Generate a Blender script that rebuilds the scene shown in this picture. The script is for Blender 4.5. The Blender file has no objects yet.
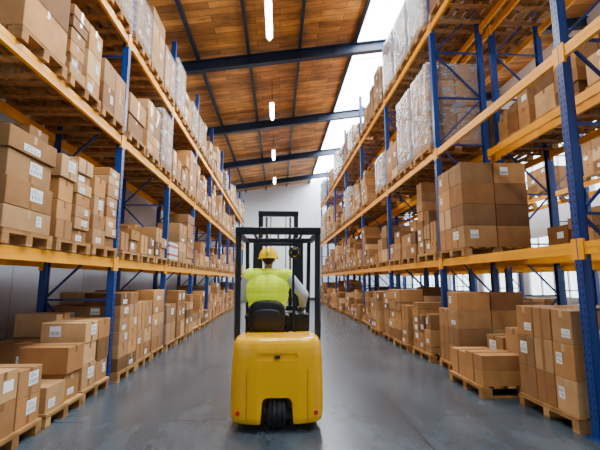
import bpy, bmesh, math, random
from mathutils import Vector, Matrix, Euler, noise
random.seed(11)
S=bpy.context.scene; COL=S.collection
R=random.random; U=random.uniform

# ------------------------------------------------------------ materials
def nmat(name, col, rough=0.6, metal=0.0, var=0.0, scale=6.0, bump=0.0, bscale=40.0, emit=0.0, rnd=None, spec=0.5):
    m=bpy.data.materials.new(name); m.use_nodes=True
    nt=m.node_tree; N=nt.nodes; L=nt.links
    b=N['Principled BSDF']
    b.inputs['Base Color'].default_value=(*col,1); b.inputs['Roughness'].default_value=rough
    b.inputs['Metallic'].default_value=metal
    b.inputs['Specular IOR Level'].default_value=spec
    tc=N.new('ShaderNodeTexCoord')
    src=None
    if rnd:
        oi=N.new('ShaderNodeObjectInfo'); ge=N.new('ShaderNodeNewGeometry')
        ad=N.new('ShaderNodeMath'); ad.operation='ADD'
        L.new(oi.outputs['Random'],ad.inputs[0]); L.new(ge.outputs['Random Per Island'],ad.inputs[1])
        fr=N.new('ShaderNodeMath'); fr.operation='FRACT'; L.new(ad.outputs[0],fr.inputs[0])
        cr=N.new('ShaderNodeValToRGB')
        el=cr.color_ramp.elements
        el[0].color=(*rnd[0],1); el[1].color=(*rnd[-1],1)
        for k in range(1,len(rnd)-1):
            e=el.new(k/(len(rnd)-1)); e.color=(*rnd[k],1)
        L.new(fr.outputs[0],cr.inputs[0]); src=cr.outputs[0]
    if var>0:
        no=N.new('ShaderNodeTexNoise'); no.inputs['Scale'].default_value=scale; no.inputs['Detail'].default_value=5
        L.new(tc.outputs['Object'],no.inputs['Vector'])
        mr=N.new('ShaderNodeMapRange'); mr.inputs[3].default_value=1-var; mr.inputs[4].default_value=1+var
        mr.inputs[1].default_value=0.3; mr.inputs[2].default_value=0.7
        L.new(no.outputs['Fac'],mr.inputs[0])
        mx=N.new('ShaderNodeVectorMath'); mx.operation='SCALE'
        if src: L.new(src,mx.inputs[0])
        else: mx.inputs[0].default_value=col
        L.new(mr.outputs[0],mx.inputs['Scale']); src=mx.outputs[0]
    if src: L.new(src,b.inputs['Base Color'])
    if bump>0:
        n2=N.new('ShaderNodeTexNoise'); n2.inputs['Scale'].default_value=bscale; n2.inputs['Detail'].default_value=3
        L.new(tc.outputs['Object'],n2.inputs['Vector'])
        bp=N.new('ShaderNodeBump'); bp.inputs['Strength'].default_value=bump; bp.inputs['Distance'].default_value=0.01
        L.new(n2.outputs['Fac'],bp.inputs['Height']); L.new(bp.outputs[0],b.inputs['Normal'])
    if emit>0:
        b.inputs['Emission Color'].default_value=(*col,1); b.inputs['Emission Strength'].default_value=emit
    return m

M_card=nmat('cardboard',(0.4,0.24,0.12),0.75,var=0.16,scale=4,rnd=[(0.46,0.215,0.070),(0.20,0.085,0.028),(0.66,0.40,0.18),(0.28,0.125,0.040),(0.44,0.25,0.105),(0.13,0.058,0.020),(0.54,0.26,0.080),(0.34,0.185,0.08)],spec=0.25)
M_cardlight=nmat('pale_cardboard',(0.6,0.45,0.3),0.75,var=0.08,rnd=[(0.50,0.26,0.09),(0.24,0.105,0.036)],spec=0.2)
M_tape=nmat('packing_tape',(0.27,0.13,0.045),0.25)
M_tapew=nmat('clear_tape',(0.55,0.36,0.19),0.2)
M_label=nmat('label_paper',(0.88,0.90,0.93),0.6)
M_redband=nmat('red_printed_band',(0.42,0.03,0.02),0.5)
M_whitecart=nmat('white_cartonboard',(0.60,0.60,0.62),0.5,var=.05)
M_ink=nmat('black_ink',(0.03,0.03,0.035),0.6)
M_wood=nmat('pallet_wood',(0.4,0.24,0.1),0.8,var=0.3,scale=9,rnd=[(0.44,0.22,0.070),(0.24,0.11,0.035),(0.50,0.29,0.11)],spec=0.2)
M_blue=nmat('blue_paint',(0.005,0.038,0.22),0.38,var=0.08)
M_hole=nmat('slot_dark',(0.004,0.008,0.02),0.7)
M_yel=nmat('orange_yellow_paint',(0.98,0.41,0.0),0.45,var=0.12,scale=3,spec=.3)
M_fork=nmat('forklift_yellow',(1.0,0.50,0.0),0.20,var=0.02)
M_blk=nmat('black_steel',(0.006,0.008,0.012),0.35)
M_gry=nmat('dark_grey_metal',(0.05,0.055,0.06),0.4,metal=0.5)
M_rub=nmat('black_rubber',(0.016,0.016,0.017),0.6,bump=0.2)
M_vin=nmat('seat_vinyl',(0.007,0.008,0.011),0.45,bump=0.15)
M_chr=nmat('bright_metal',(0.6,0.6,0.6),0.25,metal=1)
M_red=nmat('red_lens',(0.7,0.01,0.005),0.2)
M_roofb=nmat('roof_steel',(0.010,0.025,0.060),0.5,var=0.1)
M_skin=nmat('skin',(0.55,0.30,0.20),0.5)
M_hair=nmat('hair_brown',(0.035,0.02,0.012),0.7,bump=0.5,bscale=200)
M_shirt=nmat('grey_shirt',(0.60,0.68,0.80),0.8,var=0.08)
M_vest=nmat('hivis_yellow_glow',(0.74,1.0,0.0),0.6,var=0.12,scale=12,emit=0.26)  # vest cloth given a self-glow; its brightness is put into the material
M_refl=nmat('reflective_silver',(0.7,0.72,0.72),0.3)
M_pant=nmat('blue_trousers',(0.05,0.08,0.16),0.8)
M_helm=nmat('helmet_yellow_glow',(1.0,0.66,0.0),0.22,emit=.05)  # slight added self-glow brightens the hard hat and the work lamp's ring
M_white=nmat('white_enamel',(0.8,0.8,0.8),0.4)
M_tube=nmat('tube_glow',(0.95,0.97,1.0),0.5,emit=90)
M_eye=nmat('eye_dark',(0.02,0.02,0.02),0.2)
M_sky=nmat('milky_skylight_pane',(0.88,0.95,1.0),0.4,emit=20.0)
M_pane=nmat('bright_window_pane',(0.80,0.91,1.0),0.3,emit=3.5)

def film_mat():
    m=bpy.data.materials.new('stretch_film'); m.use_nodes=True
    nt=m.node_tree; N=nt.nodes; L=nt.links; N.clear()
    o=N.new('ShaderNodeOutputMaterial'); mx=N.new('ShaderNodeMixShader')
    t=N.new('ShaderNodeBsdfTransparent'); p=N.new('ShaderNodeBsdfPrincipled')
    p.inputs['Base Color'].default_value=(0.72,0.80,0.92,1); p.inputs['Roughness'].default_value=0.10
    tc=N.new('ShaderNodeTexCoord'); mp=N.new('ShaderNodeMapping'); mp.inputs['Scale'].default_value=(3,3,6); mp.inputs['Rotation'].default_value=(.6,.4,0)
    no=N.new('ShaderNodeTexNoise'); no.inputs['Scale'].default_value=1.6; no.inputs['Detail'].default_value=5; no.inputs['Distortion'].default_value=1.0
    L.new(tc.outputs['Object'],mp.inputs[0]); L.new(mp.outputs[0],no.inputs['Vector'])
    bp=N.new('ShaderNodeBump'); bp.inputs['Strength'].default_value=1.0; bp.inputs['Distance'].default_value=0.06
    L.new(no.outputs['Fac'],bp.inputs['Height']); L.new(bp.outputs[0],p.inputs['Normal'])
    oi=N.new('ShaderNodeObjectInfo')
    mr=N.new('ShaderNodeMapRange'); mr.inputs[1].default_value=0.42; mr.inputs[2].default_value=0.66
    mr.inputs[3].default_value=0.14; mr.inputs[4].default_value=0.52
    L.new(no.outputs['Fac'],mr.inputs[0])
    m2=N.new('ShaderNodeMath'); m2.operation='MULTIPLY_ADD'; m2.inputs[1].default_value=.25; m2.use_clamp=True
    L.new(oi.outputs['Random'],m2.inputs[0]); L.new(mr.outputs[0],m2.inputs[2])
    m3=N.new('ShaderNodeMath'); m3.operation='MULTIPLY'; m3.inputs[1].default_value=.8; L.new(m2.outputs[0],m3.inputs[0])
    L.new(m3.outputs[0],mx.inputs[0])
    L.new(t.outputs[0],mx.inputs[1]); L.new(p.outputs[0],mx.inputs[2]); L.new(mx.outputs[0],o.inputs[0])
    return m
M_film=film_mat()

def floor_mat():
    m=nmat('polished_concrete',(0.15,0.165,0.18),0.27)
    nt=m.node_tree; N=nt.nodes; L=nt.links; b=N['Principled BSDF']
    tc=N.new('ShaderNodeTexCoord')
    n1=N.new('ShaderNodeTexNoise'); n1.inputs['Scale'].default_value=1.2; n1.inputs['Detail'].default_value=9; n1.inputs['Roughness'].default_value=0.66
    mp1=N.new('ShaderNodeMapping'); mp1.inputs['Scale'].default_value=(1.5,0.6,1)
    L.new(tc.outputs['Object'],mp1.inputs[0]); L.new(mp1.outputs[0],n1.inputs['Vector'])
    cr=N.new('ShaderNodeValToRGB'); cr.color_ramp.elements[0].position=0.28; cr.color_ramp.elements[1].position=0.74
    cr.color_ramp.elements[0].color=(0.018,0.030,0.043,1); cr.color_ramp.elements[1].color=(0.085,0.112,0.138,1)
    L.new(n1.outputs['Fac'],cr.inputs[0])
    br=N.new('ShaderNodeTexBrick'); br.offset=0; br.inputs['Scale'].default_value=1
    br.inputs['Brick Width'].default_value=5.0; br.inputs['Row Height'].default_value=5.4
    br.inputs['Mortar Size'].default_value=0.012; br.inputs['Mortar Smooth'].default_value=0.3
    br.inputs['Color1'].default_value=(1,1,1,1); br.inputs['Color2'].default_value=(0.97,0.97,0.97,1); br.inputs['Mortar'].default_value=(0.4,0.4,0.4,1)
    mp=N.new('ShaderNodeMapping'); mp.inputs['Location'].default_value=(3.55,0.7,0)
    L.new(tc.outputs['Object'],mp.inputs[0]); L.new(mp.outputs[0],br.inputs['Vector'])
    mu=N.new('ShaderNodeMix'); mu.data_type='RGBA'; mu.blend_type='MULTIPLY'; mu.inputs[0].default_value=1
    L.new(cr.outputs[0],mu.inputs[6]); L.new(br.outputs['Color'],mu.inputs[7]); L.new(mu.outputs[2],b.inputs['Base Color'])
    return m
def plank_mat():
    m=nmat('ceiling_boards',(0.4,0.2,0.07),0.6)
    nt=m.node_tree; N=nt.nodes; L=nt.links; b=N['Principled BSDF']
    tc=N.new('ShaderNodeTexCoord')
    br=N.new('ShaderNodeTexBrick'); br.offset=0.37; br.inputs['Scale'].default_value=1
    br.inputs['Brick Width'].default_value=1.9; br.inputs['Row Height'].default_value=0.27
    br.inputs['Mortar Size'].default_value=0.008; br.inputs['Bias'].default_value=-.1
    br.inputs['Color1'].default_value=(0.86,0.38,0.065,1); br.inputs['Color2'].default_value=(0.34,0.125,0.018,1); br.inputs['Mortar'].default_value=(0.10,0.035,0.010,1)
    L.new(tc.outputs['Object'],br.inputs['Vector'])
    no=N.new('ShaderNodeTexNoise'); no.inputs['Scale'].default_value=0.9; no.inputs['Detail'].default_value=9; no.inputs['Roughness'].default_value=.7
    mp=N.new('ShaderNodeMapping'); mp.inputs['Scale'].default_value=(1,3,1)
    L.new(tc.outputs['Object'],mp.inputs[0]); L.new(mp.outputs[0],no.inputs['Vector'])
    mr=N.new('ShaderNodeMapRange'); mr.inputs[1].default_value=0.32; mr.inputs[2].default_value=0.68; mr.inputs[3].default_value=0.3; mr.inputs[4].default_value=1.3
    L.new(no.outputs['Fac'],mr.inputs[0])
    mx=N.new('ShaderNodeVectorMath'); mx.operation='SCALE'; L.new(br.outputs['Color'],mx.inputs[0]); L.new(mr.outputs[0],mx.inputs['Scale'])
    L.new(mx.outputs[0],b.inputs['Base Color'])
    return m
def panel_mat(name,col,w):
    m=nmat(name,col,0.6)
    nt=m.node_tree; N=nt.nodes; L=nt.links; b=N['Principled BSDF']
    tc=N.new('ShaderNodeTexCoord'); sp=N.new('ShaderNodeSeparateXYZ'); L.new(tc.outputs['Object'],sp.inputs[0])
    ad=N.new('ShaderNodeMath'); ad.operation='ADD'; L.new(sp.outputs[0],ad.inputs[0]); L.new(sp.outputs[1],ad.inputs[1])
    dv=N.new('ShaderNodeMath'); dv.operation='DIVIDE'; dv.inputs[1].default_value=w; L.new(ad.outputs[0],dv.inputs[0])
    fr=N.new('ShaderNodeMath'); fr.operation='FRACT'; L.new(dv.outputs[0],fr.inputs[0])
    lt=N.new('ShaderNodeMath'); lt.operation='LESS_THAN'; lt.inputs[1].default_value=0.015; L.new(fr.outputs[0],lt.inputs[0])
    mx=N.new('ShaderNodeMix'); mx.data_type='RGBA'; mx.inputs[6].default_value=(*col,1); mx.inputs[7].default_value=(*[c*0.75 for c in col],1)
    L.new(lt.outputs[0],mx.inputs[0]); L.new(mx.outputs[2],b.inputs['Base Color'])
    return m
M_floor=floor_mat(); M_plank=plank_mat()
M_wallL=panel_mat('painted_wall',(0.80,0.87,1.0),2.4)
M_wallB=panel_mat('end_wall_panels',(0.86,0.93,1.0),2.0)

# ------------------------------------------------------------ mesh builder
class MB:
    def __init__(s): s.v=[]; s.f=[]; s.m=[]
    def box(s,c,d,mi=0,rot=None):
        o=len(s.v); c=Vector(c)
        for z in(-.5,.5):
            for y in(-.5,.5):
                for x in(-.5,.5):
                    p=Vector((x*d[0],y*d[1],z*d[2]))
                    if rot: p=rot@p
                    s.v.append(tuple(c+p))
        for f in((0,2,3,1),(4,5,7,6),(0,1,5,4),(2,6,7,3),(0,4,6,2),(1,3,7,5)):
            s.f.append(tuple(o+i for i in f)); s.m.append(mi)
    def quad(s,pts,mi=0):
        o=len(s.v); s.v+= [tuple(p) for p in pts]; s.f.append((o,o+1,o+2,o+3)); s.m.append(mi)
    def bar(s,p0,p1,w,h,mi=0):
        p0=Vector(p0);p1=Vector(p1);d=p1-p0
        s.box((p0+p1)/2,(w,d.length,h),mi,d.to_track_quat('Y','Z').to_matrix())
    def cyl(s,p0,p1,r,mi=0,n=20,r1=None):
        if r1 is None:r1=r
        p0=Vector(p0);p1=Vector(p1);q=(p1-p0).to_track_quat('Z','Y').to_matrix(); o=len(s.v)
        for p,rr in((p0,r),(p1,r1)):
            for i in range(n):
                a=2*math.pi*i/n; s.v.append(tuple(p+q@Vector((rr*math.cos(a),rr*math.sin(a),0))))
        for i in range(n):
            j=(i+1)%n; s.f.append((o+i,o+j,o+n+j,o+n+i)); s.m.append(mi)
        s.f.append(tuple(o+i for i in reversed(range(n)))); s.m.append(mi)
        s.f.append(tuple(o+n+i for i in range(n))); s.m.append(mi)
    def lathe_x(s,c,prof,n=40,mi=0):
        o=len(s.v); k=len(prof)
        for x,r in prof:
            for i in range(n):
                a=2*math.pi*i/n; s.v.append((c[0]+x,c[1]+r*math.cos(a),c[2]+r*math.sin(a)))
        for q in range(k-1):
            for i in range(n):
                j=(i+1)%n; s.f.append((o+q*n+i,o+q*n+j,o+(q+1)*n+j,o+(q+1)*n+i)); s.m.append(mi)
        s.f.append(tuple(o+i for i in range(n))); s.m.append(mi)
        s.f.append(tuple(o+(k-1)*n+i for i in range(n))); s.m.append(mi)
    def capsule(s,p0,r0,p1,r1,n=14,mi=0):
        p0=Vector(p0);p1=Vector(p1);d=p1-p0
        q=(d if d.length>1e-6 else Vector((0,0,1))).to_track_quat('Z','Y').to_matrix(); o=len(s.v); rings=0
        s.v.append(tuple(p0-q@Vector((0,0,r0))))
        for k in range(1,6):
            a=math.pi/2*k/5; z=-r0*math.cos(a); rr=r0*math.sin(a)
            for i in range(n):
                t=2*math.pi*i/n; s.v.append(tuple(p0+q@Vector((rr*math.cos(t),rr*math.sin(t),z))))
            rings+=1
        for k in range(0,5):
            a=math.pi/2*k/5; z=r1*math.sin(a); rr=r1*math.cos(a)
            for i in range(n):
                t=2*math.pi*i/n; s.v.append(tuple(p1+q@Vector((rr*math.cos(t),rr*math.sin(t),z))))
            rings+=1
        s.v.append(tuple(p1+q@Vector((0,0,r1)))); last=len(s.v)-1
        for i in range(n):
            j=(i+1)%n
            s.f.append((o,o+1+j,o+1+i)); s.m.append(mi)
            for k in range(rings-1):
                a=o+1+k*n; s.f.append((a+i,a+j,a+n+j,a+n+i)); s.m.append(mi)
            a=o+1+(rings-1)*n; s.f.append((a+i,a+j,last)); s.m.append(mi)
    def ell(s,c,r,n=20,m=12,mi=0,rot=None,pw=1.0):
        c=Vector(c);o=len(s.v)
        def se(v): return math.copysign(abs(v)**pw,v)
        def P(x,y,z):
            p=Vector((x*r[0],y*r[1],z*r[2]))
            if rot:p=rot@p
            return tuple(c+p)
        s.v.append(P(0,0,-1))
        for k in range(1,m):
            a=math.pi*k/m
            for i in range(n):
                t=2*math.pi*i/n; s.v.append(P(se(math.sin(a))*se(math.cos(t)),se(math.sin(a))*se(math.sin(t)),-se(math.cos(a))))
        s.v.append(P(0,0,1)); last=len(s.v)-1
        for i in range(n):
            j=(i+1)%n; s.f.append((o,o+1+j,o+1+i)); s.m.append(mi)
            for k in range(m-2):
                a=o+1+k*n; s.f.append((a+i,a+j,a+n+j,a+n+i)); s.m.append(mi)
            a=o+1+(m-2)*n; s.f.append((a+i,a+j,last)); s.m.append(mi)
    def torus(s,c,R_,r,rot=None,n=32,k=10,mi=0):
        c=Vector(c);o=len(s.v)
        for i in range(n):
            a=2*math.pi*i/n
            for j in range(k):
                b=2*math.pi*j/k
                p=Vector(((R_+r*math.cos(b))*math.cos(a),(R_+r*math.cos(b))*math.sin(a),r*math.sin(b)))
                if rot:p=rot@p
                s.v.append(tuple(c+p))
        for i in range(n):
            for j in range(k):
                a=o+i*k+j; b=o+i*k+(j+1)%k; c2=o+((i+1)%n)*k+(j+1)%k; d=o+((i+1)%n)*k+j
                s.f.append((a,d,c2,b)); s.m.append(mi)
    def prism(s,outline,y0,y1,mi=0):
        o=len(s.v);n=len(outline)
        for x,z in outline: s.v.append((x,y0,z))
        for x,z in outline: s.v.append((x,y1,z))
        for i in range(n):
            j=(i+1)%n; s.f.append((o+i,o+j,o+n+j,o+n+i)); s.m.append(mi)
        s.f.append(tuple(o+i for i in reversed(range(n)))); s.m.append(mi)
        s.f.append(tuple(o+n+i for i in range(n))); s.m.append(mi)
    def mesh(s,name,mats,smooth=False):
        me=bpy.data.meshes.new(name); me.from_pydata(s.v,[],s.f)
        for m in mats: me.materials.append(m)
        me.polygons.foreach_set('material_index',s.m)
        if smooth: me.polygons.foreach_set('use_smooth',[True]*len(s.f))
        bm=bmesh.new(); bm.from_mesh(me); bmesh.ops.recalc_face_normals(bm,faces=bm.faces); bm.to_mesh(me); bm.free()
        me.update(); return me

def obj(name,me,loc=(0,0,0),rot=(0,0,0),parent=None,label=None,cat=None,group=None,kind=None,bevel=0,smooth=False):
    o=bpy.data.objects.new(name,me); o.location=loc; o.rotation_euler=rot
    COL.objects.link(o)
    if parent: o.parent=parent
    if label:o['label']=label
    if cat:o['category']=cat
    if group:o['group']=group
    if kind:o['kind']=kind
    if bevel:
        b=o.modifiers.new('bevel','BEVEL'); b.width=bevel; b.segments=4; b.limit_method='ANGLE'; b.angle_limit=math.radians(35)
    if smooth and me:
        me.polygons.foreach_set('use_smooth',[True]*len(me.polygons))
    return o
def empty(name,loc,label,cat,group=None):
    return obj(name,None,loc,label=label,cat=cat,group=group)

# ------------------------------------------------------------ camera
F=392.0; TH=math.radians(7.99); PS=math.radians(3.18); H=1.55
cam=bpy.data.cameras.new('camera'); cam.lens=F/600*36; cam.sensor_width=36; cam.clip_end=200
co=bpy.data.objects.new('camera',cam); COL.objects.link(co); co.location=(0,0,H)
co.rotation_euler=(math.pi/2+TH,0,-PS); S.camera=co
fv=Vector((math.sin(PS)*math.cos(TH),math.cos(PS)*math.cos(TH),math.sin(TH))); rv=Vector((math.cos(PS),-math.sin(PS),0)); uv=rv.cross(fv)
def proj(p):
    d=Vector(p)-Vector((0,0,H)); z=d.dot(fv)
    if z<0.1: return None
    return 300+F*d.dot(rv)/z, 225-F*d.dot(uv)/z, z

# ------------------------------------------------------------ room shell
SL=0.156; RZ=9.05
def roofz(x): return RZ+SL*x
XL,XR,Y0,Y1=-4.4,10.6,-3.0,31.0
b=MB(); b.box(((XL+XR)/2,(Y0+Y1)/2,-0.1),(XR-XL+.4,Y1-Y0+.4,0.2)); obj('floor',b.mesh('floor',[M_floor]),kind='structure')
SX0,SX1=2.6,4.7
def slab(b,x0,x1,y0,y1,t,off=0,mi=0):
    o=len(b.v)
    for z in(0,t):
        for y in(y0,y1):
            for x in(x0,x1): b.v.append((x,y,roofz(x)+z+off))
    for f in((0,2,3,1),(4,5,7,6),(0,1,5,4),(2,6,7,3),(0,4,6,2),(1,3,7,5)):
        b.f.append(tuple(o+i for i in f)); b.m.append(mi)
b=MB(); slab(b,XL-.2,SX0,Y0,Y1+.2,.15); slab(b,SX1,XR+.2,Y0,Y1+.2,.15)
obj('ceiling',b.mesh('ceiling',[M_plank]),kind='structure')
b=MB()
y=Y0
while y<Y1:
    slab(b,SX0,SX1,y,y+.03,.04,0.03); y+=5.4
slab(b,SX0,SX1,Y0,Y1+.2,.02,.09,1)
obj('window_1',b.mesh('skylight',[M_white,M_sky]),kind='structure')
b=MB(); b.prism([(XL-.2,0),(XR+.2,0),(XR+.2,roofz(XR)),(XL-.2,roofz(XL))],Y1,Y1+.2); obj('wall_back',b.mesh('wall_back',[M_wallB]),kind='structure')
b=MB(); b.box((XL-.1,(Y0+Y1)/2,roofz(XL)/2),(.2,Y1-Y0,roofz(XL))); obj('wall_left',b.mesh('wall_left',[M_wallL]),kind='structure')
b=MB(); b.box((XL+.01,(Y0+Y1)/2,.1),(.02,Y1-Y0,.2)); obj('baseboard_left',b.mesh('bb',[M_gry]),kind='structure')
b=MB(); b.box(((XL+XR)/2,Y1-.01,.1),(XR-XL-.1,.02,.2)); obj('baseboard_back',b.mesh('bb2',[M_gry]),kind='structure')
zr=roofz(XR); b=MB()
zs=[(0,.9),(3.3,4.4),(7.0,zr)]
for a,c in zs: b.box((XR+.1,(Y0+Y1)/2,(a+c)/2),(.2,Y1-Y0,c-a))
wins=[]
y=Y0+1
while y<Y1-2:
    wins.append((y,y+3.0)); y+=3.8
prev=Y0
for (a,c) in wins+[(Y1,Y1)]:
    for (z0,z1) in((.9,3.3),(4.4,7.0)):
        b.box((XR+.1,(prev+a)/2,(z0+z1)/2),(.2,a-prev,z1-z0))
    prev=c
obj('wall_right',b.mesh('wall_right',[M_wallL]),kind='structure')
b=MB()
for (a,c) in wins:
    for (z0,z1) in((.9,3.3),(4.4,7.0)):
        for t in (0,.25,.5,.75,1): b.box((XR+.06,a+(c-a)*t,(z0+z1)/2),(.06,.06,z1-z0))
        for t in (0,.5,1): b.box((XR+.06,(a+c)/2,z0+(z1-z0)*t),(.055,c-a,.06))
        b.box((XR+.14,(a+c)/2,(z0+z1)/2),(.01,c-a,z1-z0),1)
obj('window_2',b.mesh('side_windows',[M_white,M_pane]),kind='structure')

raf=[6.5,11.9,17.3,22.7,28.1]
for i,y in enumerate(raf):
    b=MB()
    def sl(y0,y1,z0,z1):
        o=len(b.v)
        for z in(z0,z1):
            for yy in(y0,y1):
                for x in(XL,XR): b.v.append((x,yy,roofz(x)+z))
        for f in((0,2,3,1),(4,5,7,6),(0,1,5,4),(2,6,7,3),(0,4,6,2),(1,3,7,5)):
            b.f.append(tuple(o+k for k in f)); b.m.append(0)
    sl(y-.11,y+.11,-.18,-.15); sl(y-.012,y+.012,-.47,-.18); sl(y-.11,y+.11,-.50,-.47)
    for x in (-3.6,-1.8,0,1.8,5.0,7): b.box((x,y,roofz(x)-.325),(.014,.2,.28))
    obj('roof_beam',b.mesh('roof_beam',[M_roofb]),label='dark blue steel I-beam carrying the sloped timber roof',cat='roof beam',group='roof beams')
for x in [-4.2,-2.6,-1.0,.65,2.5,4.8,6.3,7.8]:
    b=MB(); z=roofz(x); b.box((x,(Y0+Y1)/2,z-.075),(.09,Y1-Y0,.15)); 
    obj('roof_purlin',b.mesh('roof_purlin',[M_roofb]),label='long dark steel purlin under the wooden ceiling boards',cat='roof purlin',group='roof purlins')

# ------------------------------------------------------------ lamps
b=MB(); b.prism([(-.09,0.04),(.09,0.04),(.05,.1),(-.05,.1)],-.75,.75); me_h=b.mesh('lamp_housing',[M_white])
b=MB(); b.capsule((0,-.7,0),.038,(0,.7,0),.038,n=12)
me_t=b.mesh('lamp_tube',[M_tube],True)
LY=[3.8,9.2,14.6,20.0,25.4]
for i,y in enumerate(LY):
    x=-.28; z=8.05
    e=empty('strip_lamp',(x,y,z),'glowing white fluorescent strip lamp hanging from the roof','lamp','ceiling strip lamps')
    obj('lamp_housing',me_h,parent=e); obj('fluorescent_tube',me_t,parent=e)
    for yy in(-.6,.6):
        b=MB(); b.cyl((0,yy,.1),(0,yy,roofz(x)-z),.008,n=6)
        obj('hanging_wire',b.mesh('hanging_wire',[M_gry]),parent=e)

# ------------------------------------------------------------ racks
def post_mesh(h):
    b=MB(); w=.10; d=.09; t=.012
    b.box((0,0,h/2),(t,w,h))
    b.box((d/2,-w/2+t/2,h/2),(d,t,h)); b.box((d/2,w/2-t/2,h/2),(d,t,h))
    b.box((d,-w/2+.015,h/2),(t,.03,h)); b.box((d,w/2-.015,h/2),(t,.03,h))
    b.box((d/2,0,.006),(.17,.16,.012))
    z=.2
    while z<h-.05:
        for yy in(-.026,.026):
            b.quad([(-.0075,yy-.008,z-.016),(-.0075,yy+.008,z-.016),(-.0075,yy+.008,z+.016),(-.0075,yy-.008,z+.016)],1)
        z+=.075
    return b.mesh('upright_post',[M_blue,M_hole])
def rack(xf,dirx,depth,posts,levels,h,label):
    e=empty('pallet_rack',(xf,posts[0],0),label,'pallet rack','warehouse pallet racks')
    pm=post_mesh(h)
    def P(name,me,x,y,z,rz=0): return obj(name,me,(x-xf,y-posts[0],z),(0,0,rz),parent=e)
    bm_=MB(); z=.25; k=0
    x0=.1*dirx; x1=(depth-.1)*dirx
    while z<h-.3:
        bm_.bar((x0,0,z),(x1,0,z),.035,.03)
        z2=min(z+1.0,h-.15)
        if z2<h-.1:
            bm_.bar((x0 if k%2==0 else x1,0,z+.04),(x1 if k%2==0 else x0,0,z2-.04),.03,.03)
        z+=1.0;k+=1
    br=bm_.mesh('frame_brace',[M_blue])
    for y in posts:
        P('upright_post',pm,xf,y,0,0 if dirx>0 else math.pi)
        P('upright_post',pm,xf+dirx*depth,y,0,math.pi if dirx>0 else 0)
        P('frame_brace',br,xf,y,0)
    for a,c in zip(posts[:-1],posts[1:]):
        L_=c-a; b=MB(); 
        b.box((0,0,-.07),(.045,L_-.11,.13)); b.box((0,0,-.06),(.05,L_-.11,.02))
        for s in(-1,1):
            b.box((-.032*1,s*(L_/2-.045),-.08),(.008,.075,.22)); b.box((-.012,s*(L_/2-.055),-.08),(.045,.008,.22))
        me=b.mesh('rack_beam',[M_yel])
        for zt in levels:
            P('rack_beam',me,xf-dirx*(-.028),(a+c)/2,zt,0 if dirx>0 else math.pi)
            P('rack_beam',me,xf+dirx*(depth-.028),(a+c)/2,zt,math.pi if dirx>0 else 0)
    return e
PL=[3.52+2.75*k for k in range(10)]
PR=[0.43+3.5*k for k in range(9)]
LL=[1.88,3.85,5.6]; LR=[1.95,4.13,6.85]
XFL=-2.52; XFR=3.13; DEP=1.1
rack(XFL,-1,DEP,[3.02]+PL[1:],LL,7.3,'tall blue and orange pallet rack along the painted wall')
rack(XFR,1,DEP,PR,LR,8.7,'tall blue and orange pallet rack facing the aisle')
XB=4.42; XC=8.1
rack(XB,1,DEP,PR,LR,8.7,'blue and orange pallet rack standing back to back behind another')
rack(XC,1,DEP,PR[1:],[1.95,4.13],6.0,'blue and orange pallet rack in front of bright windows')

# ------------------------------------------------------------ pallets & boxes
def pallet_mesh(D,W):
    b=MB()
    for j in range(3):
        y=(-1+j)*(W/2-.05)
        b.box((0,y,.011),(D,.098,.022))
        for i in range(3): b.box(((-1+i)*(D/2-.07),y,.061),(.14,.096,.078))
    for i in range(3): b.box(((-1+i)*(D/2-.07),0,.111),(.14,W,.022))
    n=7
    for i in range(n): b.box((-D/2+.05+(D-.1)*i/(n-1),0,.133),(.1+.02*(i%2),W,.022))
    return b.mesh('pallet',[M_wood])
PM={.8:pallet_mesh(1.2,.8),1.0:pallet_mesh(1.2,1.0)}
def add_pallet(cx,cy,z,W):
    obj('pallet',PM[W],(cx,cy,z+.002),(0,0,U(-.008,.008)),label='rough wooden pallet with spaced deck boards carrying cartons',cat='pallet',group='wooden pallets')

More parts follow.
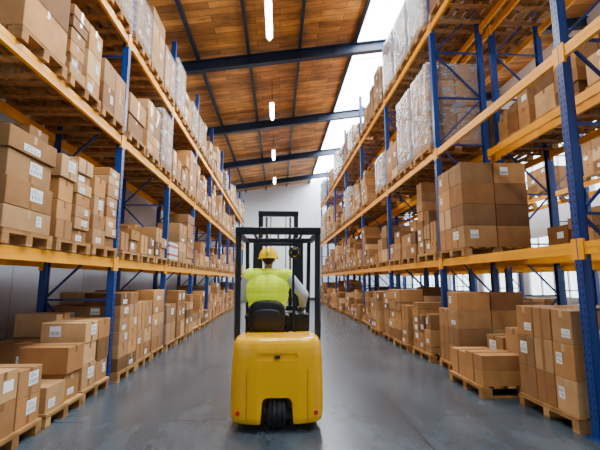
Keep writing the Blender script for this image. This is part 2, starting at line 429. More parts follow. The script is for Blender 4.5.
BOXES=[]
TY={.8:[(2,2,.30),(3,2,.25),(2,1,.42),(3,2,.36),(2,2,.20),(3,1,.30),(2,2,.38),(2,1,.24)],
    1.0:[(2,2,.42),(3,2,.34),(3,3,.27),(2,3,.30),(4,3,.21),(2,2,.28),(3,2,.24)]}
HS=[.14,.17,.21,.25,.30,.35,.42]
def put(x,y,z,d,rz,vis,side):
    BOXES.append(dict(p=(x,y,z+d[2]/2+.001),d=tuple(round(v,3) for v in d),rz=rz,vis=vis,tp=side))
def add_load(cx,cy,z,W,height,mode='uni',typ=None,side=1,mess=1.0,D=1.2,topskip=.3,hs=None,ragged=.45,targets=None):
    z0=z+.148; hs=hs or HS
    if mode=='cols':
        nx,ny=typ[:2] if typ else random.choice([(2,2),(3,2),(3,2),(2,2),(2,1),(2,1)] if W<.9 else [(2,2),(3,2),(3,3),(2,3),(2,2)])
        for i in range(nx):
            for j in range(ny):
                front=(i==0) if side>0 else (i==nx-1)
                target=height*(U(ragged,1.05) if (front) else U(.75,1.1)); zz=z0; hb=random.choice(hs)
                if targets: target=targets[i][j]
                first=True
                while True:
                    if R()<.45: hb=random.choice(hs)
                    if not first and zz-z0+hb>target+.04: break
                    first=False
                    k=random.choice([0,.0,.02,.05])
                    dx=(D-.03)/nx-.022-k; dy=(W-.02)/ny-.022-k
                    rz=U(-.015,.015)+(U(-.045,.045) if (k>=.05 and ny>1) else 0)
                    vis=front or j==0 or zz-z0+hb+.3>target
                    put(cx-(D-.03)/2+(i+.5)*(D-.03)/nx,cy-(W-.02)/2+(j+.5)*(W-.02)/ny,zz,(dx,dy,hb-.004),rz,vis,side)
                    zz+=hb
        return
    t=typ or random.choice(TY[W]); acc=0; layers=[]
    while True:
        if acc+t[2]>height+.05: break
        layers.append(t); acc+=t[2]
    if not layers: layers=[t]
    zz=z0
    for li,(nx,ny,h) in enumerate(layers):
        top=li==len(layers)-1
        dx=(D-.03)/nx-.014; dy=(W-.02)/ny-.014; dz=h-.004
        if top: dx-=.008; dy-=.008
        for i in range(nx):
            for j in range(ny):
                if top and len(layers)>1 and R()<topskip: continue
                front=(i==0) if side>0 else (i==nx-1)
                vis=front or j==0 or top
                if not vis and li<len(layers)-2: continue
                rz=U(-.008,.008)*mess
                if top: rz=U(-.02,.02)*mess
                x=cx-(D-.03)/2+(i+.5)*(D-.03)/nx; y=cy-(W-.02)/2+(j+.5)*(W-.02)/ny
                put(x,y,zz,(dx,dy,dz),rz,vis,side)
        zz+=h
WR={}
def wrapped_meshes(W,nz,h,D=1.2):
    key=(W,nz,h)
    if key in WR: return WR[key]
    b=MB(); nx,ny=2,2
    for i in range(nx):
        for j in range(ny):
            for k in range(nz):
                b.box((-D/2+(i+.5)*D/nx,-W/2+(j+.5)*W/ny,(k+.5)*h),(D/nx-.03,W/ny-.03,h-.01),0)
                if (i+j+k)%3==0:
                    for sx_ in(-1,1):
                        x=sx_*(D/2-.012)
                        b.quad([(x,-W/2+(j+.35)*W/ny,(k+.35)*h),(x,-W/2+(j+.6)*W/ny,(k+.35)*h),(x,-W/2+(j+.6)*W/ny,(k+.62)*h),(x,-W/2+(j+.35)*W/ny,(k+.62)*h)],1)
    a=b.mesh('wrapped_cartons',[M_cardlight,M_label])
    bm=bmesh.new(); bmesh.ops.create_cube(bm,size=1)
    bmesh.ops.subdivide_edges(bm,edges=bm.edges[:],cuts=9,use_grid_fill=True)
    for v in bm.verts:
        p=Vector((v.co.x*D,v.co.y*W,(v.co.z+.5)*(nz*h+.012)+.002))
        nn=abs(noise.noise(Vector((p.x*4,p.y*4,p.z*9)))*.012)
        if abs(abs(v.co.x)-.5)<.01: p.x+=math.copysign(nn,p.x)
        if abs(abs(v.co.y)-.5)<.01: p.y+=math.copysign(nn,p.y)
        v.co=p
    f=bpy.data.meshes.new('stretch_film'); bm.to_mesh(f); bm.free(); f.materials.append(M_film)
    f.polygons.foreach_set('use_smooth',[True]*len(f.polygons))
    WR[key]=(a,f); return WR[key]
def add_wrapped(cx,cy,z,W,nz,h):
    a,f=wrapped_meshes(W,nz,h)
    o=obj('wrapped_pallet_load',a,(cx,cy,z+.15),(0,0,0),label='cartons bundled in shiny clear stretch film on a pallet',cat='wrapped boxes',group='stretch-wrapped pallet loads')
    obj('stretch_film',f,parent=o)
def add_redwhite(cx,cy,z,W,nz):
    D=1.2; nx,ny,h=3,2,.2; dx=(D-.03)/nx-.015; dy=(W-.02)/ny-.015
    b=MB(); b.box((0,0,0),(dx,dy,h-.006)); me=b.mesh('printed_carton',[M_whitecart])
    b=MB()
    e=.0015; X=dx/2+e; Y=dy/2+e; z0=-.02; z1=.03
    b.v=[(-X,-Y,z0),(X,-Y,z0),(X,Y,z0),(-X,Y,z0),(-X,-Y,z1),(X,-Y,z1),(X,Y,z1),(-X,Y,z1)]
    b.f=[(0,1,5,4),(1,2,6,5),(2,3,7,6),(3,0,4,7)]; b.m=[0]*4
    bd=b.mesh('printed_band',[M_redband])
    for k in range(nz):
        for i in range(nx):
            for j in range(ny):
                q=obj('printed_carton',me,(cx-(D-.03)/2+(i+.5)*(D-.03)/nx,cy-(W-.02)/2+(j+.5)*(W-.02)/ny,z+.148+h*(k+.5)),label='small white carton with a printed red band',cat='carton',group='red and white cartons')
                obj('printed_band',bd,parent=q)

cxL=XFL-DEP/2; cxR=XFR+DEP/2; cxB=XB+DEP/2; cxC=XC+DEP/2
FLAT=[.12,.15,.19,.22,.27]
for bi,y0 in enumerate(PL[:-1]):
    for si,off in enumerate((.5,1.375,2.25)):
        y=y0+off
        fx=cxL+U(-.02,.05); md='cols' if R()<.6 else 'uni'
        hh=U(.8,1.35)
        if bi==1: hh=[1.25,1.15,1.25][si]
        tg=None; ty=None
        if bi==0:
            fx=cxL+[.05,.05,.0][si]; md='cols'; ty=(2,2)
            tg=[[[.33,.33],[.62,.62]],[[.33,.33],[.50,.58]],[[.60,.90],[.85,.92]]][si]
        add_pallet(fx,y,0,.8); add_load(fx,y,0,.8,hh,md,typ=ty,side=-1,targets=tg,hs=[.27,.29,.31] if bi==0 else None)
        for li,z in enumerate(LL):
            if li==0:
                if bi==0: hh=[1.15,1.35,1.25][si]; md='cols'
                elif bi==1: hh=[.45,.5,.9][si]; md='cols'
                else: hh=U(.4,1.4); md='cols' if R()<.6 else 'uni'
            elif li==1: hh=U(.7,1.3); md='cols' if R()<.5 else 'uni'
            else: hh=U(.6,1.4); md='cols' if R()<.4 else 'uni'
            if li==2 and bi>=5: hh=U(.6,1.2)
            if R()<(.06 if li<2 else .1) and bi>1: continue
            add_pallet(cxL,y,z,.8)
            if li==0 and bi==2 and si==0: add_redwhite(cxL,y,z,.8,2); continue
            if (li==2 and ((bi in(0,1) and si!=1) or R()<.35)) or (li>0 and bi>0 and R()<.15): add_wrapped(cxL,y,z,.8,random.choice([3,4]),.3)
            elif bi==0 and li==0: add_load(cxL,y,z,.8,hh,md,side=-1,typ=[(2,1),(3,2),(2,2)][si],hs=FLAT,ragged=.7)
            else: add_load(cxL,y,z,.8,hh,md,side=-1)
for bi,y0 in enumerate(PR[:-1]):
    for si,off in enumerate((.62,1.75,2.88)):
        y=y0+off
        if bi>=2:
            fx=cxR-U(.0,.3)
            add_pallet(fx,y,0,1.0); add_load(fx,y,0,1.0,U(.7,1.4),'cols' if R()<.6 else 'uni')
        for li,z in enumerate(LR):
            if bi==0 and li<2: continue
            if bi==1 and li<2: continue
            if R()<(.06 if li<2 else .1) and bi>2: continue
            add_pallet(cxR,y,z,1.0)
            if (bi==2 and li==1 and si<2): add_wrapped(cxR,y,z,1.0,5,.36)
            elif li==2 and R()<.4: add_wrapped(cxR,y,z,1.0,random.choice([3,4]),.36)
            elif li==1 and bi>2 and R()<.35: add_wrapped(cxR,y,z,1.0,random.choice([3,4,5]),.34)
            else:
                hh={0:U(.5,1.6),1:U(.8,2.0),2:U(.6,1.45)}[li]
                add_load(cxR,y,z,1.0,hh,'cols' if R()<.55 else 'uni')
add_pallet(cxR-.02,4.55,0,1.0); add_load(cxR-.02,4.55,0,1.0,1.1,typ=(3,3,.36),topskip=0,mess=.6)
add_pallet(cxR-.38,5.78,0,1.0); add_load(cxR-.38,5.78,0,1.0,.80,'cols',typ=(2,2),targets=[[.40,.62],[.72,.75]],hs=[.30,.36,.2])
add_pallet(cxR-.12,6.88,0,.8); add_load(cxR-.12,6.88,0,.8,1.35,typ=(2,2,.30))
add_pallet(cxR,6.84,LR[0],1.0); add_load(cxR,6.84,LR[0],1.0,1.45,typ=(2,2,.365),topskip=0,mess=.6)
for bi,y0 in enumerate(PR[:-1]):
    for si,off in enumerate((.62,1.75,2.88)):
        y=y0+off
        for li,z in enumerate([0]+LR):
            if bi<2 and li in(0,1) and R()<.45: continue
            if bi>5 or (R()<.4 and not (li==2 and bi<4)): continue
            add_pallet(cxB,y,z,1.0); add_load(cxB,y,z,1.0,U(.5,1.0) if li==1 else U(.5,1.2),'cols' if R()<.5 else 'uni')
        for li,z in enumerate([0,1.95,4.13]):
            if bi<1 or bi>5 or R()<.25: continue
            add_pallet(cxC,y,z,1.0)
            if bi==1 and li==1 and si==2: add_redwhite(cxC,y,z,1.0,2); continue
            add_load(cxC,y,z,1.0,U(.4,1.1),'cols' if R()<.5 else 'uni')

TB={}
def box_meshes(d,variant):
    key=(d,variant)
    if key in TB: return TB[key]
    dx,dy,dz=d
    bm=bmesh.new(); bmesh.ops.create_cube(bm,size=1)
    for v in bm.verts: v.co=Vector((v.co.x*dx,v.co.y*dy,v.co.z*dz))
    bmesh.ops.bevel(bm,geom=bm.edges[:],offset=.005,segments=1,affect='EDGES')
    me=bpy.data.meshes.new('cardboard_box'); bm.to_mesh(me); bm.free(); me.materials.append(M_card)
    b=MB(); w=.025; e=.0012; k=min(.08,dz*.4)
    b.quad([(-dx/2,-w,dz/2+e),(dx/2,-w,dz/2+e),(dx/2,w,dz/2+e),(-dx/2,w,dz/2+e)])
    for s in(-1,1):
        x=s*(dx/2+e); o=len(b.v)
        i0,i1=(1,2) if s>0 else (0,3)
        kk=dz*.96 if variant in(2,4) else k
        b.v+=[(x,w,dz/2-kk),(x,-w,dz/2-kk)]
        b.f.append((i0,i1,o,o+1)); b.m.append(0)
    tp=b.mesh('packing_tape',[M_tapew if variant%2 else M_tape])
    labs=[]
    if variant in(1,2,3,5):
        lw,lh={1:(.13,.09),2:(.21,.14),3:(.09,.12),5:(.26,.07)}[variant]
        lw=min(lw,dy*.42);lh=min(lh,dz*.5)
        oy={1:-.2,2:.12,3:.22,5:-.05}[variant]*dy; oz={1:-.18,2:.10,3:.05,5:-.2}[variant]*dz
        for s in(-1,1):
            b=MB()
            x=s*(dx/2+.002)
            b.quad([(x,oy-lw/2,oz-lh/2),(x,oy+lw/2,oz-lh/2),(x,oy+lw/2,oz+lh/2),(x,oy-lw/2,oz+lh/2)])
            x=s*(dx/2+.003)
            zz0,zz1=(-.36,-.02) if variant!=3 else (.05,.36)
            for q in range(7):
                yy=oy-lw*.38+q*lw*.12; ww=lw*(.03 if q%2 else .055)
                b.quad([(x,yy,oz+lh*zz0),(x,yy+ww,oz+lh*zz0),(x,yy+ww,oz+lh*zz1),(x,yy,oz+lh*zz1)],1)
            for q in range(2):
                c0=(.12+.16*q) if variant!=3 else (-.18-.14*q); ln=.3-.25*q
                b.quad([(x,oy-lw*.38,oz+lh*c0),(x,oy+lw*ln,oz+lh*c0),(x,oy+lw*ln,oz+lh*(c0+.05)),(x,oy-lw*.38,oz+lh*(c0+.05))],1)
            labs.append((s,b.mesh('shipping_label',[M_label,M_ink])))
        if variant in(1,2):
            b=MB()
            y=-(dy/2+.002); ox=.18*dx*(1 if variant!=2 else -1); lw2=min(.14,dx*.34)
            b.quad([(ox-lw2/2,y,oz-lh/2),(ox+lw2/2,y,oz-lh/2),(ox+lw2/2,y,oz+lh/2),(ox-lw2/2,y,oz+lh/2)])
            for q in range(7):
                xx=ox-lw2*.38+q*lw2*.12
                b.quad([(xx,y-.001,oz-lh*.36),(xx+lw2*.05,y-.001,oz-lh*.36),(xx+lw2*.05,y-.001,oz),(xx,y-.001,oz)],1)
            labs.append((0,b.mesh('shipping_label',[M_label,M_ink])))
    TB[key]=(me,tp,labs); return TB[key]
for q in BOXES:
    pr=proj(q['p']); q['v']=random.choice([0,1,2,3,4,5,4,0])
    s=0
    if pr and -25<pr[0]<625 and -25<pr[1]<475:
        s=q['d'][2]*max(q['d'][0],q['d'][1])/pr[2]**2
        if not q['vis']: s*=.05
        if q['p'][0]>4.4: s*=.1
    q['s']=s
BOXES.sort(key=lambda q:-q['s'])
st=MB()
for n,q in enumerate(BOXES):
    d=q['d']
    if n<300:
        me,tp,labs=box_meshes(d,q['v'])
        size='large' if d[0]*d[1]*d[2]>.09 else 'small' if d[0]*d[1]*d[2]<.035 else 'medium'
        o=obj('cardboard_box',me,q['p'],(0,0,q['rz']),label=f"{size} brown cardboard box "+("with white shipping label " if labs else "sealed with tape ")+"stacked on a pallet",cat='cardboard box',group='cardboard boxes on the racks')
        obj('packing_tape',tp,parent=o)
        for s,lb in labs:
            if s==0 or s==-q['tp']: obj('shipping_label',lb,parent=o)
    else:
        m=Matrix.Rotation(q['rz'],3,'Z'); st.box(q['p'],d,0,m)
        p=Vector(q['p'])
        if q['v'] in(1,2):
            x=-q['tp']*(d[0]/2+.003); w=.07; h=min(.05,d[2]*.3); oy=.15*d[1]*(1 if q['v']==1 else -1)
            st.quad([p+m@Vector(c) for c in((x,oy-w,-h),(x,oy+w,-h),(x,oy+w,h),(x,oy-w,h))],1)
        x=-q['tp']*(d[0]/2+.002)
        st.quad([p+m@Vector(c) for c in((x,-.025,d[2]/2-.07),(x,.025,d[2]/2-.07),(x,.025,d[2]/2),(x,-.025,d[2]/2))],2)
obj('cardboard_box',st.mesh('distant_boxes',[M_card,M_label,M_tape]),label='mass of brown cardboard boxes filling the far racks',cat='cardboard boxes',kind='stuff')

# ------------------------------------------------------------ forklift
FK=empty('forklift',(0,4.5,0),'yellow three-wheel electric forklift with black overhead guard','forklift')
def fk(name,b,mats,bevel=0,smooth=False,label=None,parent=None):
    me=b.mesh(name,mats,smooth)
    for v in me.vertices: v.co.y-=4.5
    return obj(name,me,parent=parent or FK,bevel=bevel,label=label)
def cw_mesh():
    n=120
    zs=[(.085,.465,.02),(.10,.480,.008),(.14,.490,.0),(.25,.496,.0),(.45,.496,.0),(.62,.490,.0),(.76,.484,.003),(.84,.478,.008),(.885,.468,.016),(.915,.455,.028),(.933,.435,.045),(.94,.41,.07)]
    bm=bmesh.new(); rings=[]
    for z,w,ins in zs:
        ring=[]
        for i in range(n):
            a=2*math.pi*(i+.5)/n; c,s=math.cos(a),math.sin(a); p=.23
            x=math.copysign(abs(c)**p,c)*w; y=math.copysign(abs(s)**p,s)*(.30-ins)
            if y<0: y+= .09*(abs(x)/w)**2.6
            ring.append(bm.verts.new((x,4.53+y,z)))
        rings.append(ring)
    for a,b_ in zip(rings[:-1],rings[1:]):
        for i in range(n): bm.faces.new((a[i],a[(i+1)%n],b_[(i+1)%n],b_[i]))
    bm.faces.new(rings[-1]); bm.faces.new(list(reversed(rings[0])))
    me=bpy.data.meshes.new('cw'); bm.to_mesh(me); bm.free()
    o=bpy.data.objects.new('tmp',me); COL.objects.link(o)
    tmp=[o]
    def cut(outline,y0,y1):
        c=MB(); c.prism(outline,y0,y1); co_=bpy.data.objects.new('cut',c.mesh('cut',[])); COL.objects.link(co_); tmp.append(co_)
        m=o.modifiers.new('b','BOOLEAN'); m.object=co_; m.operation='DIFFERENCE'; m.solver='EXACT'
    arch=[(-.20,-.1),(-.165,.14),(-.155,.30),(-.14,.335),(-.11,.35),(.11,.35),(.14,.335),(.155,.30),(.165,.14),(.20,-.1)]
    cut(arch,4.0,4.80)
    cut([(-.20,.72),(-.22,.735),(-.22,.775),(-.20,.79),(.20,.79),(.22,.775),(.22,.735),(.20,.72)],4.0,4.255)
    # recessed lower side panels and seams
    cut([(-.9,.625),(-.9,.634),(.9,.634),(.9,.625)],4.0,4.242)
    for s in(-1,1):
        x=s*.315
        cut([(x-.004,.05),(x+.004,.05),(x+.004,.625),(x-.004,.625)],4.0,4.287)
    dg=bpy.context.evaluated_depsgraph_get(); dg.update()
    m2=bpy.data.meshes.new_from_object(o.evaluated_get(dg)); m2.name='counterweight'
    for t in tmp: bpy.data.objects.remove(t)
    m2.materials.clear(); m2.materials.append(M_fork)
    for v in m2.vertices: v.co.y-=4.5
    return m2
cwm=cw_mesh()
for p in cwm.polygons: p.use_smooth=False
me_s=obj('counterweight',cwm,parent=FK,label='rounded bright yellow counterweight')
b=MB(); b.box((0,4.243,.755),(.06,.02,.03)); b.cyl((0,4.228,.735),(0,4.228,.775),.008,n=10)
fk('tow_coupling',b,[M_gry],.004)
for s in(-1,1):
    b=MB(); b.cyl((s*.405,4.36,.19),(s*.405,4.28,.19),.024); fk('rear_reflector',b,[M_red],.004)
b=MB(); b.box((0,4.95,.77),(.86,.34,.28)); fk('battery_hood',b,[M_fork],.04)
b=MB()
for s in(-1,1): b.box((s*.43,5.25,.38),(.10,.86,.44))
b.box((0,5.30,.34),(.78,.92,.34)); fk('chassis',b,[M_fork],.02)
b=MB(); b.box((0,5.5,.545),(.84,.50,.03)); 
for i in range(7): b.box((0,5.28+i*.07,.563),(.8,.015,.008))
fk('foot_plate',b,[M_blk])
b=MB(); b.prism([(-.40,.5),(.40,.5),(.38,1.02),(.28,1.10),(-.28,1.10),(-.38,1.02)],5.80,5.98); fk('dashboard',b,[M_blk],.03)
def wheel(x,y,r,w,name='wheel'):
    b=MB(); h=w/2; g=.012
    prof=[(-h,r*.5),(-h,r-.03),(-h+.02,r-.005)]
    for k in(-.25,0,.25):
        prof+=[(k*w-.008,r),(k*w-.006,r-g),(k*w+.006,r-g),(k*w+.008,r)]
    prof+=[(h-.02,r-.005),(h,r-.03),(h,r*.5)]
    b.lathe_x((x,y,r),prof,48); b.cyl((x-h-.004,y,r),(x+h+.004,y,r),r*.55,1,24); b.cyl((x-h-.015,y,r),(x+h+.015,y,r),r*.2,1,16)
    fk(name,b,[M_rub,M_gry])
wheel(0,4.42,.185,.20,'rear_wheel')
wheel(-.43,6.0,.27,.17,'front_wheel'); wheel(.43,6.0,.27,.17,'front_wheel')
for s in(-1,1):
    b=MB(); b.bar((s*.462,4.64,.86),(s*.474,4.68,2.10),.062,.085); fk('guard_post',b,[M_blk],.012)
    b=MB(); b.bar((s*.43,5.88,.55),(s*.44,5.62,2.10),.05,.08); fk('guard_post',b,[M_blk],.012)
b=MB()
b.box((0,4.66,2.13),(1.01,.09,.085)); b.box((0,5.66,2.115),(.96,.07,.07))
for s in(-1,1): b.box((s*.475,5.16,2.115),(.06,1.0,.07))
for i in range(5): b.box((-.3+.15*i,5.16,2.13),(.03,.96,.04))
fk('guard_roof',b,[M_blk],.01)
b=MB(); b.bar((.19,4.72,2.09),(.19,4.80,1.92),.02,.02); b.bar((.19,4.86,1.84),(.19,4.93,1.42),.03,.03); b.bar((.19,4.8,1.9),(.19,4.86,1.84),.02,.02)
b.bar((.19,4.93,1.42),(.20,4.93,.90),.03,.03)
fk('grab_handle',b,[M_blk],.004)
b=MB(); b.ell((.20,4.79,1.88),(.075,.045,.072),pw=.7)
lampo=fk('work_lamp',b,[M_blk],smooth=True)
b=MB(); b.torus((.20,4.755,1.88),.045,.006,Matrix.Rotation(math.radians(90),3,'X')); fk('lamp_ring',b,[M_helm],smooth=True,parent=lampo)
for s in(-1,1):
    b=MB(); b.box((s*.35,6.22,1.16),(.085,.12,2.05)); fk('mast_rail',b,[M_blk],.006)
    b=MB(); b.box((s*.28,6.22,1.42),(.07,.09,2.42)); fk('mast_inner_rail',b,[M_blk],.006)
    b=MB(); b.cyl((s*.19,6.25,.25),(s*.19,6.25,1.5),.03); b.cyl((s*.19,6.25,1.5),(s*.19,6.25,2.55),.018,1); fk('lift_cylinder',b,[M_blk,M_chr])
    b=MB(); b.bar((s*.12,6.2,.4),(s*.12,6.2,2.55),.015,.03); fk('lift_chain',b,[M_gry])
    b=MB(); b.box((s*.22,6.40,.42),(.10,.04,.62)); b.prism([(s*.22-.05,.08),(s*.22+.05,.08),(s*.22+.05,.12),(s*.22-.05,.12)],6.38,7.35); fk('fork',b,[M_gry],.006)
for c,d in (((0,6.22,2.60),(.64,.11,.08)),((0,6.22,2.12),(.76,.07,.07)),((0,6.24,1.1),(.6,.04,.10)),((0,6.22,.16),(.74,.1,.1))):
    b=MB(); b.box(c,d); fk('mast_crossbar',b,[M_blk],.006)
b=MB(); b.box((0,6.34,.62),(.86,.05,.09)); b.box((0,6.34,.25),(.86,.05,.09)); 
for s in(-.35,0,.35): b.box((s,6.34,.44),(.06,.04,.35))
fk('fork_carriage',b,[M_blk],.006)
sx=-.13
b=MB(); b.ell((sx,5.12,.965),(.245,.25,.065),28,16,pw=.5); fk('seat_cushion',b,[M_vin],smooth=True)
b=MB(); b.ell((sx,4.86,1.11),(.225,.06,.20),32,20,rot=Matrix.Rotation(math.radians(6),3,'X'),pw=.66); b.ell((sx,4.82,1.08),(.17,.04,.13),28,16,rot=Matrix.Rotation(math.radians(6),3,'X'),pw=.6); fk('seat_backrest',b,[M_vin],smooth=True)
for s in(-1,1):
    b=MB(); b.bar((sx+s*.25,4.93,1.10),(sx+s*.25,5.2,1.10),.05,.045); b.bar((sx+s*.25,4.95,.90),(sx+s*.25,4.95,1.10),.03,.03); fk('armrest',b,[M_vin],.012)
SC=Vector((-.13,5.55,1.26)); rt=Matrix.Rotation(math.radians(35),3,'X')
b=MB(); b.torus(SC,.16,.013,rt); 
for a in(30,150,270): 
    p=SC+rt@Vector((.155*math.cos(math.radians(a)),.155*math.sin(math.radians(a)),0)); b.bar(SC,p,.022,.012)
b.ell(SC,(.04,.04,.03)); b.cyl(SC,SC+rt@Vector((0,0,-.24)),.03,n=14); b.cyl(SC+rt@Vector((-.14,-.05,0)),SC+rt@Vector((-.14,-.05,.06)),.018,n=12)
fk('steering_wheel',b,[M_blk],smooth=False)
b=MB(); b.box((.32,5.32,.98),(.17,.34,.26)); 
for i,xx in enumerate((.275,.31,.345,.38)): b.cyl((xx,5.38,1.1),(xx,5.40,1.17),.006,n=8); b.ell((xx,5.40,1.18),(.014,.014,.018),n=10,m=6)
fk('control_console',b,[M_blk],.012)

# ------------------------------------------------------------ driver
ORG=(-.13,5.08,1.03)
def blob(name,parts,mat,vox=.008,sm=3):
    b=MB()
    for p in parts:
        if p[0]=='c': b.capsule(p[1],p[2],p[3],p[4])
        else: b.ell(p[1],p[2],rot=p[3] if len(p)>3 else None)
    me=b.mesh(name,[mat]); o=bpy.data.objects.new('tmp',me); COL.objects.link(o)
    r=o.modifiers.new('r','REMESH'); r.mode='VOXEL'; r.voxel_size=vox; r.use_smooth_shade=True
    if sm: s=o.modifiers.new('s','SMOOTH'); s.iterations=sm; s.factor=.5
    dg=bpy.context.evaluated_depsgraph_get(); dg.update()
    m2=bpy.data.meshes.new_from_object(o.evaluated_get(dg)); m2.name=name
    bpy.data.objects.remove(o)
    m2.materials.clear(); m2.materials.append(mat)
    for v in m2.vertices: v.co-=Vector(ORG)
    m2.polygons.foreach_set('use_smooth',[True]*len(m2.polygons))
    return m2
x0=-.13
pel=Vector((x0,5.08,1.13)); ch=Vector((x0,5.05,1.43)); nk=Vector((x0,5.06,1.66)); hd=Vector((x0+.005,5.09,1.815))
shL=Vector((x0-.245,5.06,1.60)); shR=Vector((x0+.255,5.06,1.60))
elL=Vector((x0-.33,5.12,1.32)); elR=Vector((x0+.45,5.04,1.37))
wrL=Vector((x0-.17,5.37,1.30)); wrR=Vector((.33,5.28,1.21))
hips=[Vector((x0-.09,5.1,1.09)),Vector((x0+.09,5.1,1.09))]
kn=[Vector((x0-.15,5.48,1.12)),Vector((x0+.14,5.48,1.12))]
an=[Vector((x0-.15,5.58,.68)),Vector((x0+.14,5.58,.68))]
def hand(w,fwd,side,curl):
    fwd=fwd.normalized(); side=(side-fwd*side.dot(fwd)).normalized(); up=side.cross(fwd)
    if up.z<0: up=-up
    P=[('c',w,.026,w+fwd*.03,.028)]
    for k,(o_,L_) in enumerate(((.03,.040),(.010,.046),(-.010,.043),(-.029,.034))):
        base=w+fwd*.085+side*o_
        P.append(('c',w+fwd*.02+side*o_*.6,.016,base,.012))
        a=base+(fwd*math.cos(curl)-up*math.sin(curl))*L_
        c2=a+(fwd*math.cos(curl*2.2)-up*math.sin(curl*2.2))*L_*.6
        c3=c2+(fwd*math.cos(curl*3.2)-up*math.sin(curl*3.2))*L_*.5
        P+=[('c',base,.0095,a,.009),('c',a,.009,c2,.0085),('c',c2,.0085,c3,.0075)]
    t0=w+fwd*.03+side*.022; t1=t0+side*.035+fwd*.022-up*.01; t2=t1+fwd*.028-up*.018
    P+=[('c',t0,.014,t1,.011),('c',t1,.011,t2,.009)]
    return P
def arms(r):
    return [('c',shL,.062*r,elL,.047*r),('c',elL,.045*r,wrL,.029*r),('c',shR,.062*r,elR,.047*r),('c',elR,.045*r,wrR,.029*r)]
torso=lambda r:[('e',pel,(.175*r,.12*r,.12*r)),('e',(x0,5.07,1.27),(.175*r,.115*r,.17*r)),('e',ch,(.215*r,.122*r,.19*r)),('c',shL+Vector((.03,0,0)),.062*r,shR-Vector((.03,0,0)),.062*r),('c',(x0,5.05,1.5),.09*r,nk,.055*r)]
legs=lambda r:[('c',hips[i],.085*r,kn[i],.058*r) for i in(0,1)]+[('c',kn[i],.057*r,an[i],.04*r) for i in(0,1)]
headp=[('c',nk-Vector((0,0,.04)),.056,hd-Vector((0,.005,.06)),.052),('e',hd+Vector((0,-.01,.03)),(.075,.095,.088)),('e',hd+Vector((0,.015,-.04)),(.062,.075,.07)),('e',hd+Vector((0,.06,-.085)),(.03,.03,.025)),
 ('c',hd+Vector((0,.09,.01)),.009,hd+Vector((0,.108,-.025)),.013),('e',hd+Vector((0,.083,-.058)),(.024,.012,.008)),
 ('e',hd+Vector((.078,-.005,-.01)),(.010,.02,.032)),('e',hd+Vector((-.078,-.005,-.01)),(.010,.02,.032)),
 ('e',hd+Vector((.03,.078,.022)),(.02,.012,.008)),('e',hd+Vector((-.03,.078,.022)),(.02,.012,.008))]
feet=[('c',an[i]-Vector((0,.03,.04)),.035,an[i]+Vector((0,.13,-.055)),.028) for i in(0,1)]
hL=hand(wrL,Vector((.06,.14,.03)),Vector((1,0,0)),.55); hR=hand(wrR,Vector((0.0,.14,-.02)),Vector((-1,0,0)),.45)
body=blob('person',torso(.93)+arms(.88)+legs(.9)+headp+feet+hL+hR,M_skin,.0055,2)
pe=obj('person',body,ORG,label='person in yellow hard hat and hi-vis vest driving, seated facing away',cat='person')
def wear(n,parts,m,vox=.008,sm=3,label=None): return obj(n,blob(n,parts,m,vox,sm),parent=pe,label=label)
wear('shirt',torso(1.0)[1:-1]+[('c',(x0,5.05,1.5),.092,nk-Vector((0,0,.01)),.062)]+[('c',shL,.075,elL,.064),('c',elL,.062,wrL-(wrL-elL).normalized()*.03,.042),('c',shR,.078,elR,.070),('c',elR,.067,wrR-(wrR-elR).normalized()*.03,.044)],M_shirt,label='pale grey long-sleeved work shirt')
v=wear('hivis_vest',[('e',(x0,5.07,1.24),(.245,.145,.16)),('e',(x0,5.06,1.36),(.27,.15,.20)),('e',ch+Vector((0,0,.03)),(.28,.148,.19)),('c',shL+Vector((.02,0,.006)),.092,shR-Vector((.02,0,-.006)),.092),('e',(x0,5.05,1.63),(.14,.09,.07))],M_vest,label='bright yellow high-visibility vest')
v.data.materials.append(M_refl)
for p in v.data.polygons:
    z=p.center.z+ORG[2]
    if 1.19<z<1.23: p.material_index=1
wear('trousers',[('e',pel,(.182,.13,.115))]+legs(1.05),M_pant,label='dark blue work trousers')
wear('shoe',[('c',an[0]-Vector((0,.035,.035)),.045,an[0]+Vector((0,.13,-.055)),.036)],M_rub)
wear('shoe',[('c',an[1]-Vector((0,.035,.035)),.045,an[1]+Vector((0,.13,-.055)),.036)],M_rub)
wear('hair',[('e',hd+Vector((0,-.028,.012)),(.079,.085,.08)),('e',hd+Vector((0,-.045,-.03)),(.058,.045,.04))],M_hair,.007,1)
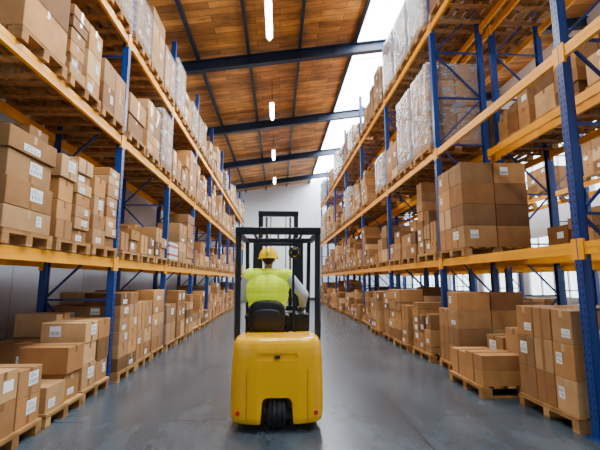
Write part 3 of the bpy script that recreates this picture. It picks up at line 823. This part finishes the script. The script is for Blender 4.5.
for s in(-1,1):
    b=MB(); b.ell(hd+Vector((s*.03,.085,.008))-Vector(ORG),(.011,.008,.008),n=12,m=8); obj('eye',b.mesh('eye',[M_eye],True),parent=pe)
b=MB(); C=hd+Vector((0,-.005,.02)); n=36
def hp(a,t):
    return C+Vector((.125*math.cos(t)*math.cos(a),.143*math.sin(t)*math.cos(a),.142*math.sin(a)))
rows=[]
for fn in [(lambda t:C+Vector(((.125+.014)*math.cos(t),(.143+.014+.045*max(0,math.sin(t)))*math.sin(t),-.010)))]+[(lambda t,a=a:hp(a,t)) for a in [math.radians(x) for x in (0,10,20,32,45,58,70,80)]]:
    row=[]
    for i in range(n): b.v.append(tuple(fn(2*math.pi*i/n))); row.append(len(b.v)-1)
    rows.append(row)
b.v.append(tuple(C+Vector((0,0,.142)))); top=len(b.v)-1
for r0,r1 in zip(rows[:-1],rows[1:]):
    for i in range(n): j=(i+1)%n; b.f.append((r0[i],r0[j],r1[j],r1[i])); b.m.append(0)
for i in range(n): b.f.append((rows[-1][i],rows[-1][(i+1)%n],top)); b.m.append(0)
me=b.mesh('hard_hat',[M_helm],True)
for v_ in me.vertices: v_.co-=Vector(ORG)
ho=obj('hard_hat',me,parent=pe,label='shiny yellow hard hat'); sd=ho.modifiers.new('s','SOLIDIFY'); sd.thickness=.004

# ------------------------------------------------------------ light
w=bpy.data.worlds.new('world'); S.world=w; w.use_nodes=True
bg=w.node_tree.nodes['Background']; bg.inputs[0].default_value=(0.60,0.79,1.0,1); bg.inputs[1].default_value=0.30
def area(name,loc,sx_,sy_,e,col,rot=(0,0,0)):
    l=bpy.data.lights.new(name,'AREA'); l.shape='RECTANGLE'; l.size=sx_; l.size_y=sy_; l.energy=e; l.color=col
    o=bpy.data.objects.new(name,l); COL.objects.link(o); o.location=loc; o.rotation_euler=rot; return o
area('skylight_daylight',((SX0+SX1)/2,14,roofz((SX0+SX1)/2)-.02),1.5,33,900,(.84,.93,1.0),(0,-math.atan(SL),0))
for i,y in enumerate(LY):
    area('lamp_light',(-.28,y,7.95),.3,1.4,310,(1,.97,.90))
